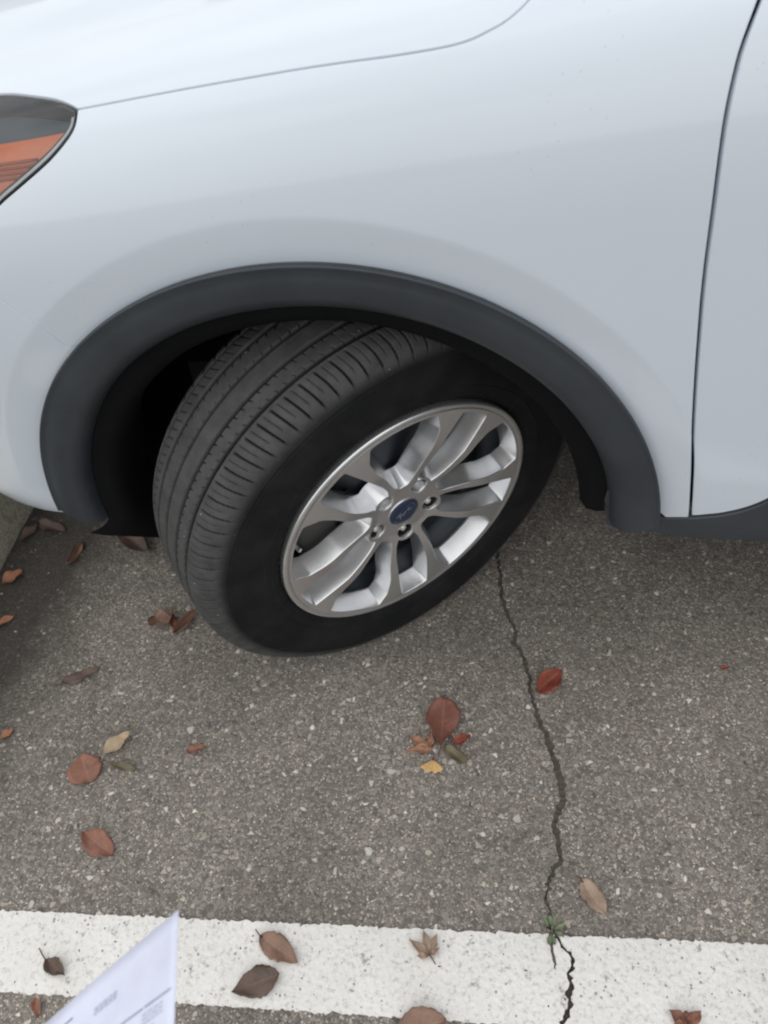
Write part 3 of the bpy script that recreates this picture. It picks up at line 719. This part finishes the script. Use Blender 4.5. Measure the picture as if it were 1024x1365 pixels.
lat2 = groove(periodic(tw+sk+P1/2, P1), 0, .0013, .0030, .0005)*sst(sh_in-.002, sh_in+.001, A_)*(1-sst(sh_out-.012, sh_out-.006, A_))
dep = np.maximum(dep, np.maximum(lat, lat2))
for c0, c1, sgn in ((.0275, .0335, 1), (.0455, .052, 1), (-.039, -.034, -1), (-.0175, -.0125, -1), (-.067, -.052, 1)):
    nt_ = groove(periodic(tw+sgn*A_*.5+(c0*77 % 1)*P1, P1*.62), 0, .0015, .0034, .0006)*sst(c0-.001, c0+.001, A_)*(1-sst(c1-.001, c1+.001, A_)); dep = np.maximum(dep, nt_)
latb = groove(periodic(tw-sk, P1), 0, .0034, .0045, .001)*(1-sst(-.076, -.073, A_))*sst(-.097, -.092, A_)
dep = np.maximum(dep, latb)
dep = dep+.0016*np.exp(-((A_-.1005)/.0009)**2)*0
rid = sum(np.exp(-((RR-r0)/.0009)**2)*h for r0, h in ((.3035, .0013), (.2975, .0007), (.246, .0010), (.2335, .0013), (.2285, -.001)))
dep = dep-rid*(np.abs(A_) > .085)
AA = A_-dep*tn[:, 0][None]; RD = RR-dep*tn[:, 1][None]
X_, Y_, Z_ = RD*np.cos(TH), RD*np.sin(TH), AA
Wm = np.array(WM); Wd = np.stack([X_, Y_, Z_], -1) @ Wm[:3, :3].T+Wm[:3, 3]
low = np.maximum(.016-Wd[..., 2], 0)           # the contact patch flattens and the flank above it bulges
flatz = np.where(Wd[..., 2] < .002, .002+.10*(Wd[..., 2]-.002), Wd[..., 2]); Wd[..., 2] = np.maximum(flatz, .0004)
bul = sst(.13, .0, Wd[..., 2]) if False else (1-sst(.0, .12, Wd[..., 2]))
axv = np.array(a_); Wd += axv*(np.sign(A_)*bul*.006*sst(.07, .10, np.abs(A_)))[..., None]
loc = (Wd-Wm[:3, 3]) @ Wm[:3, :3]
nv = len(TP); ii, jj = np.meshgrid(np.arange(NT), np.arange(nv-1), indexing='ij')
fa = ii*nv+jj; fb = ((ii+1) % NT)*nv+jj
faces = np.stack([fa, fb, fb+1, fa+1], -1).reshape(-1, 4)
me = bpy.data.meshes.new('tyre'); me.vertices.add(NT*nv); me.vertices.foreach_set('co', loc.reshape(-1).astype(np.float32))
me.loops.add(faces.size); me.polygons.add(len(faces)); me.loops.foreach_set('vertex_index', faces.ravel().astype(np.int32))
me.polygons.foreach_set('loop_start', np.arange(0, faces.size, 4, dtype=np.int32)); me.polygons.foreach_set('loop_total', np.full(len(faces), 4, np.int32))
me.update(calc_edges=True); me.polygons.foreach_set('use_smooth', [True]*len(faces))
trd = (sst(.301, .322, RR)*(1-sst(.0025, .0045, dep))).ravel().astype(np.float32)
at = me.attributes.new('tread', 'FLOAT', 'POINT'); at.data.foreach_set('value', trd); me.materials.append(M['rubber'])
TY = link(bpy.data.objects.new('tyre', me)); wsub(TY)
# brake, hub and inner face behind the spokes
wsub(lathe('brake_disc', [(.06, .050), (.062, .040), (.166, .040), (.168, .038), (.168, .014), (.166, .012), (.06, .012)][::-1], M['disc_well_shade'], n=80, flip=False))
wsub(lathe('hub_carrier', [(.0004, .05), (.055, .05), (.066, .034), (.07, .0), (.12, -.01), (.172, -.014), (.173, -.09), (.0004, -.09)][::-1], M['shell'], n=48))
V = []
for t in np.linspace(R(140), R(215), 24):
    for r, z in ((.095, .044), (.108, .053), (.160, .053), (.172, .044), (.174, -.01), (.095, -.01)): V.append((r*math.cos(t), r*math.sin(t), z))
wsub(grid('brake_caliper', V, 24, 6, M['caliper'], close_v=True, flip=True))
vt = R(129+41); wsub(tube('valve_stem', [(.197*math.cos(vt), .197*math.sin(vt), .055), (.186*math.cos(vt), .186*math.sin(vt), .074), (.182*math.cos(vt), .182*math.sin(vt), .086)], [.004, .0035, .0035], M['nut'], n=10))
wsub(tube('sensor_cable', [(-.118, .055, .03), (-.122, .052, .046), (-.119, .044, .052), (-.112, .036, .046)], .0016, M['red_wire']))
# rear wheel of the same car, further along the flank
RW = Matrix(((1, 0, 0, 2.69), (0, 0, -1, .11), (0, 1, 0, .345), (0, 0, 0, 1)))
rt = lathe('rear_wheel', [(.03, .09), (.20, .10), (.215, .10), (.245, .103), (.30, .10), (.335, .085), (.345, .0), (.335, -.085), (.25, -.10)], M['rubber'], n=64); rt.matrix_world = RW; bpy.context.view_layer.update(); car(rt)

# ================================================================== fallen leaves
GRP = 'fallen leaves on the asphalt'
def leaf_mesh(L, W, shape='ovate', curl=.15, fold=0.0, bend=.1, wob=.004, seed=0, nx=18, ny=9, skew=0.0):
    r = np.random.default_rng(seed); t = np.linspace(0, 1, nx); v = np.linspace(-1, 1, ny)
    if shape == 'ovate': w = np.sin(np.pi*t**.80)**.80*(1-.15*t)
    elif shape == 'round': w = np.sin(np.pi*t**.92)**.62
    elif shape == 'obovate': w = np.sin(np.pi*t**1.45)**.75
    elif shape == 'pointed': w = np.sin(np.pi*t**.85)**1.05
    else: w = np.sin(np.pi*t)**.6
    w = np.maximum(w, .015)*W/2
    e1 = 1+.05*r.normal(size=nx); e2 = 1+.05*r.normal(size=nx)
    p1, p2 = r.uniform(0, 6, 2); V = []; tv = []
    for i in range(nx):
        for j in range(ny):
            x = t[i]*L; y = w[i]*v[j]*(e1[i] if v[j] > 0 else e2[i])+skew*L*math.sin(math.pi*t[i])
            z = curl*W*v[j]**2*(.4+.6*math.sin(math.pi*t[i])) + bend*L*(t[i]-.5)**2*2 + fold*abs(y) + wob*math.sin(9*t[i]+p1+2*v[j])*abs(v[j]) - .0012*math.exp(-(v[j]/.12)**2)
            V.append((x, y, z)); tv.append((t[i], v[j], 0))
    return V, tv, nx, ny
def leaf_faces(nx, ny, k=0):
    top = []; n = nx*ny
    for i in range(nx-1):
        for j in range(ny-1): top.append((k+i*ny+j, k+(i+1)*ny+j, k+(i+1)*ny+j+1, k+i*ny+j+1))
    f = top+[tuple(q+n for q in g[::-1]) for g in top]
    edge = [i*ny for i in range(nx)]+[(nx-1)*ny+j for j in range(1, ny)]+[i*ny+ny-1 for i in range(nx-2, -1, -1)]+[j for j in range(ny-2, 0, -1)]
    for a, b in zip(edge, edge[1:]+edge[:1]): f.append((k+a, k+n+a, k+n+b, k+b))
    return f
def finish_leaf(V, tv, Fc, base, ang, zbase, ma, label, stem, tilt=(0, 0), cat='leaf'):
    V = np.array(V); rx, ry = tilt
    Rm = np.array(Matrix.Rotation(ang, 3, 'Z') @ Matrix.Rotation(ry, 3, 'Y') @ Matrix.Rotation(rx, 3, 'X'))
    P = V @ Rm.T; lift = -P[:, 2].min()+.0008+zbase
    ob = mesh('leaf', V, Fc, ma, attr={'tv': ('FLOAT_VECTOR', tv)}, label=label, cat=cat, group=GRP)
    mw = Matrix(Rm.tolist()).to_4x4(); mw.translation = (base[0], base[1], lift); ob.matrix_world = mw
    if stem:
        s_ = tube('stem', stem, np.linspace(.0011, .0008, len(stem)), M['twig'], n=5); s_.parent = ob
    return ob
def leaf(base, tip, W, ma, label, shape='ovate', curl=.15, fold=0.0, bend=.1, wob=.004, stem=.25, zb=0.0, tilt=(0, 0), seed=0, skew=0.0):
    b, t = np.array(base), np.array(tip); L = float(np.linalg.norm(t-b)); ang = math.atan2(*(t-b)[::-1])
    V, tv, nx, ny = leaf_mesh(L, W, shape, curl, fold, bend, wob*min(1, L/.05), seed, skew=skew)
    V2_ = [(x, y, z-.0006) for x, y, z in V]
    st_ = None
    if stem:
        z0 = V[ny//2][2]; st_ = [(.004, 0, z0+.0002), (0, 0, z0), (-stem*L*.5, stem*L*.12, z0*.5), (-stem*L, stem*L*.3, .0002)]
    return finish_leaf(V+V2_, tv+tv, leaf_faces(nx, ny), base, ang, zb, LM[ma], label, st_, tilt)
def lobed_leaf(c, lobes, ma, label, zb=0.0, seed=0, stem=None, lift=.0):
    V = []; tv = []; Fc = []
    for k, (ang, L, W) in enumerate(lobes):
        v, t, nx, ny = leaf_mesh(L, W, 'pointed', .22, 0, .10, .003, seed+k, 12, 7)
        ca2, sa2 = math.cos(R(ang)), math.sin(R(ang)); z0 = .0007*k
        P = [(x*ca2-y*sa2, x*sa2+y*ca2, z+z0) for x, y, z in v]; k0 = len(V)
        V += P+[(x, y, z-.0005) for x, y, z in P]; tv += t+t; Fc += leaf_faces(nx, ny, k0)
    st_ = [(0, 0, .002), (stem[0]*.5, stem[1]*.5, .0035), (stem[0], stem[1], .001)] if stem else None
    return finish_leaf(V, tv, Fc, c, 0, zb+lift, LM[ma], label, st_)
leaf((.1205, -.176), (.1215, -.084), .058, 'red', 'large red-brown oval leaf at the top of the small leaf cluster in mid asphalt', 'obovate', .10, bend=.12, stem=.12, seed=1, zb=.003)
lobed_leaf((.1045, -.1735), [(160, .043, .017), (196, .041, .016), (95, .026, .011), (235, .020, .009)], 'peach', 'orange-brown lobed leaf spreading left under the large red-brown leaf', seed=5, stem=(.012, .012))
# yellow fan leaf
V = []; tv = []
nx, ny = 10, 15
for i in range(nx):
    for j in range(ny):
        th = R(-58+116*j/(ny-1)); rr = (i/(nx-1))*(.0235+.0012*math.sin(j*1.7)-.0045*math.exp(-((j-7)/1.1)**2)*1)
        V.append((rr*math.cos(th), rr*math.sin(th), .0025*math.sin(th*2)**2*(i/(nx-1))+.0008*math.sin(j*2.1))); tv.append((i/nx, .5+j*.03, 0))
finish_leaf(V+[(x, y, z-.0005) for x, y, z in V], tv+tv, leaf_faces(nx, ny), (.1085, -.1955), R(-91), .0012, LM['yellow'], 'small yellow fan-shaped leaf at the foot of the leaf cluster', [(.001, 0, .0006), (-.006, .001, .002), (-.013, .0005, .003)])
leaf((.1262, -.1725), (.1640, -.1975), .022, 'olive', 'olive-brown blunt leaf right of the yellow fan leaf', 'round', .18, stem=0, seed=3)
leaf((.1405, -.1665), (.1690, -.1500), .018, 'scarlet', 'tiny curled red leaf right of the large red-brown leaf', 'ovate', .55, stem=0, seed=4)
leaf((.2790, -.0600), (.3235, -.0135), .038, 'scarlet', 'bright red folded leaf lying beside the crack', 'ovate', .25, fold=.55, bend=.15, stem=.0, seed=6, tilt=(R(18), 0))
leaf((-.4545, -.2790), (-.4890, -.2335), .058, 'rust', 'round rust-red leaf with a bitten edge beside the tan curled leaf', 'round', .07, bend=.08, stem=.0, seed=7)
leaf((-.4480, -.2290), (-.4140, -.1890), .026, 'tan', 'pale tan curled leaf above the round rust-red leaf', 'round', .42, bend=.15, stem=0, seed=8)
leaf((-.4370, -.2430), (-.3770, -.2515), .013, 'olive', 'thin olive leaf sliver right of the round rust-red leaf', 'pointed', .2, stem=0, seed=9)
leaf((-.4360, -.3580), (-.3760, -.3880), .038, 'rust', 'reddish brown oval leaf alone above the left end of the white line', 'round', .12, stem=0, seed=10)
leaf((-.3070, -.2130), (-.2770, -.2015), .017, 'rust', 'small reddish leaf fragment in open asphalt right of the tan leaf', 'ovate', .25, stem=0, seed=11)
leaf((-.4480, .0300), (-.4060, .0480), .034, 'copper', 'crumpled brown leaf on the ground left of the tyre', 'round', .45, fold=.3, bend=.35, wob=.008, stem=0, seed=12)
leaf((-.4030, .0180), (-.4180, .0680), .012, 'rust', 'brown rolled leaf strip standing out of the crumpled leaf by the tyre', 'pointed', .7, bend=.3, stem=0, seed=32, tilt=(R(50), R(-8)), zb=.004)
leaf((-.4010, .0160), (-.3680, .0760), .020, 'copper', 'brown folded leaf pointing at the tyre, right of the crumpled leaf', 'pointed', .5, fold=.5, bend=.25, stem=0, seed=13, tilt=(R(30), 0))
leaf((-.5740, -.1020), (-.5150, -.0660), .024, 'brown', 'dark brown narrow leaf pressed flat on the damp left asphalt', 'pointed', .1, stem=.3, seed=14)
leaf((-.7880, .1130), (-.7570, .1440), .028, 'orange', 'orange-brown cupped leaf close to the kerb', 'round', .4, stem=0, seed=15)
leaf((-.7660, .0020), (-.7270, .0370), .016, 'orange', 'narrow orange leaf at the left edge below the cupped leaf', 'pointed', .4, stem=.0, seed=16)
leaf((-.6420, -.2140), (-.6260, -.1960), .014, 'orange', 'tiny orange leaf scrap at the far left of the open asphalt', 'round', .4, stem=0, seed=17)
leaf((-.5850, .2620), (-.5020, .2080), .050, 'brown', 'dark red-brown leaf under the liner in front of the tyre', 'ovate', .35, bend=.25, stem=0, seed=18, tilt=(R(15), 0))
leaf((-.6740, .1690), (-.6650, .2300), .022, 'copper', 'brown leaf standing on its edge under the bumper', 'pointed', .3, fold=.6, stem=0, seed=19, tilt=(R(55), 0))
leaf((-.7800, .2780), (-.7110, .2600), .030, 'brown', 'dark reddish leaf beneath the bumper corner', 'ovate', .2, stem=0, seed=20)
leaf((-.8010, .2250), (-.7780, .2760), .026, 'brown', 'dull red leaf lying against the kerb foot', 'ovate', .25, stem=0, seed=21)
leaf((-.1215, -.4800), (-.0615, -.5080), .036, 'copper', 'brown oval leaf on the white line, upper of the touching pair', 'ovate', .1, stem=.18, zb=.005, seed=23)
leaf((-.0850, -.5240), (-.1465, -.5520), .042, 'brown', 'dark brown pointed leaf on the white line, lower of the touching pair', 'ovate', .08, stem=.0, zb=.005, seed=24)
leaf((-.4240, -.5370), (-.3880, -.5535), .022, 'brown', 'small dark curled leaf with bent stem on the left of the white line', 'pointed', .3, stem=.5, zb=.005, seed=25)
lobed_leaf((.1220, -.4830), [(150, .036, .012), (110, .034, .011), (75, .030, .010), (188, .020, .008), (40, .016, .007)], 'mauve', 'greyish maple leaf flat on the white line, left of the crack', zb=.005, seed=26, stem=(.008, -.010))
leaf((.0835, -.5790), (.1480, -.5560), .046, 'copper', 'broad brown leaf at the lower rim of the white line', 'round', .2, stem=.0, zb=.003, seed=27)
leaf((.3370, -.3640), (.3690, -.4080), .032, 'mauve', 'pinkish tan notched leaf right of the crack above the white line', 'ovate', .12, stem=.12, seed=28)
lobed_leaf((.4600, -.5330), [(145, .026, .016), (90, .016, .014), (40, .026, .015), (185, .018, .012)], 'rust', 'rust-red broken leaf low on the white line at the right', zb=.005, seed=29)
leaf((-.4230, -.5830), (-.4080, -.6040), .013, 'rust', 'reddish leaf scrap below the left end of the white line', 'round', .3, stem=0, seed=30)
leaf((.6010, .0090), (.6150, .0140), .008, 'scarlet', 'tiny dark red leaf crumb in the asphalt far right', 'round', .3, stem=0, seed=31)
# ---- weed in the crack
WD = empty('weed', (.2905, -.4350, 0), label='small green weed sprouting from the crack at the white line', cat='weed')
for k, (an, L, W, rise) in enumerate([(128, .017, .007, .004), (22, .015, .0065, .006), (68, .012, .006, .008), (-20, .013, .006, .003), (-80, .016, .0065, .004), (-105, .017, .007, .005), (100, .013, .006, .011)]):
    v, t, nx, ny = leaf_mesh(L, W, 'obovate', .15, 0, .12, .001, 50+k, 9, 5)
    V = [(x+.004, y, z+rise+x*.25) for x, y, z in v]
    ob = mesh('leaf', V+[(x, y, z-.0004) for x, y, z in V], leaf_faces(nx, ny), M['weed'], WD, attr={'tv': ('FLOAT_VECTOR', t+t)}); ob.rotation_euler = (0, 0, R(an))
tube('stem', [(0, 0, -.004), (.001, .0, .004), (.0, .002, .011)], .0012, M['weed'], WD)

# ================================================================== sheet of paper
PC, E1, E2 = np.array((-.0053, -.6292, .7420)), np.array((-.6445, -.2827, -.7104)), np.array((.2696, -.9535, .1349))
PN = -np.cross(E1, E2); PN /= np.linalg.norm(PN)
if PN @ np.array((.155-.0, -.74+.63, 1.22-.74)) < 0: PN = -PN
def pz(u, v): return PC+E1*u+E2*v+PN*(.0045*math.sin(u*16)*math.sin(v*9+.3)+.05*u*u*.6)
PO = empty('paper_sheet', tuple(PC+E1*.2), label='pale blue printed sheet of paper held in over the white line, one corner up', cat='paper')
bpy.context.view_layer.update()
nu, nv_ = 28, 34; V = []
for i in range(nu):
    for j in range(nv_): V.append(pz(.216*i/(nu-1), .279*j/(nv_-1)))
V = np.array(V); full = np.vstack([V, V-PN*.00025])
pob = mesh('page', full, leaf_faces(nu, nv_), M['paper']); sub(pob, PO)
def printed(rows, ma, name):
    V = []; Fc = []
    for (u0, u1, v0, hgt, wmin, wmax, gap) in rows:
        u = u0
        while u < u1:
            w = min(random.uniform(wmin, wmax), u1-u); k = len(V); n = max(2, int(w/.004)+1)
            for q in np.linspace(u, u+w, n):
                V += [pz(q, v0)+PN*.0003, pz(q, v0+hgt)+PN*.0003]
            for i in range(n-1): Fc.append((k+2*i, k+2*i+2, k+2*i+3, k+2*i+1))
            u += w+gap
    sub(mesh(name, V, Fc, ma, kind='stuff'), PO)
rows = [(.066, .094, .0185+.0017*k, .0009, .003, .008, .0012) for k in range(3)]+[(.012, .034, .0436+.0022*k, .0008, .002, .006, .0012) for k in range(3)]+[(.02, .19, .052+.0042*k, .0011, .003, .012, .0016) for k in range(46)]
printed(rows, M['ink'], 'printed_lines')
printed([(.0045, .085, .0398, .0009, .012, .03, .0016), (.125, .142, .0122, .0014, .006, .014, .001)], M['ink_dark'], 'printed_heading')

# ================================================================== loose stuff
def scatter(name, n, region, sizes, ma, zf, elong=1.0, flatk=.6, parent=None):
    V = []; Fc = []
    for _ in range(n):
        x, y = region(); s = sizes(); a = random.uniform(0, 6.28); k = len(V); el = random.uniform(1, elong)
        base = zf(x, y)
        for (px, py, pz_) in ((1, 0, .2), (.4, .8, .25), (-.6, .7, .15), (-1, -.1, .25), (-.3, -.8, .2), (.6, -.7, .15), (.1, .05, 1)):
            q = random.uniform(.75, 1.2); X, Y = px*s*q*el, py*s*q
            V.append((x+X*math.cos(a)-Y*math.sin(a), y+X*math.sin(a)+Y*math.cos(a), base+(pz_*s*flatk if pz_ < 1 else s*flatk)))
        m_ = len(V)
        for i in range(6): V.append((V[k+i][0], V[k+i][1], base-.001))
        for i in range(6):
            j = (i+1) % 6; Fc += [(k+i, k+j, k+6), (m_+i, m_+j, k+j, k+i)]
    return mesh(name, V, Fc, ma, smooth=False, kind='stuff')
def asph():
    while True:
        x, y = random.uniform(-.9, 1.1), random.uniform(-.44, .75)
        if y > YT(x)+.004: return x, y
online = lambda: (lambda x: (x, random.uniform(YB(x)+.003, YT(x)-.003)))(random.uniform(-.62, .75))
scatter('loose_gravel', 420, asph, lambda: random.choice([.0012, .0015, .0018, .0022, .0030]), M['grit'], lambda x, y: 0, 1.5)
scatter('fine_debris', 260, asph, lambda: random.uniform(.0008, .0018), M['speck'], lambda x, y: 0, 3.0, .4)
scatter('line_debris', 80, online, lambda: random.choice([.0005, .0007, .0009, .0012]), M['speck'], lambda x, y: .004, 2.2, .4)
bpy.context.view_layer.update()
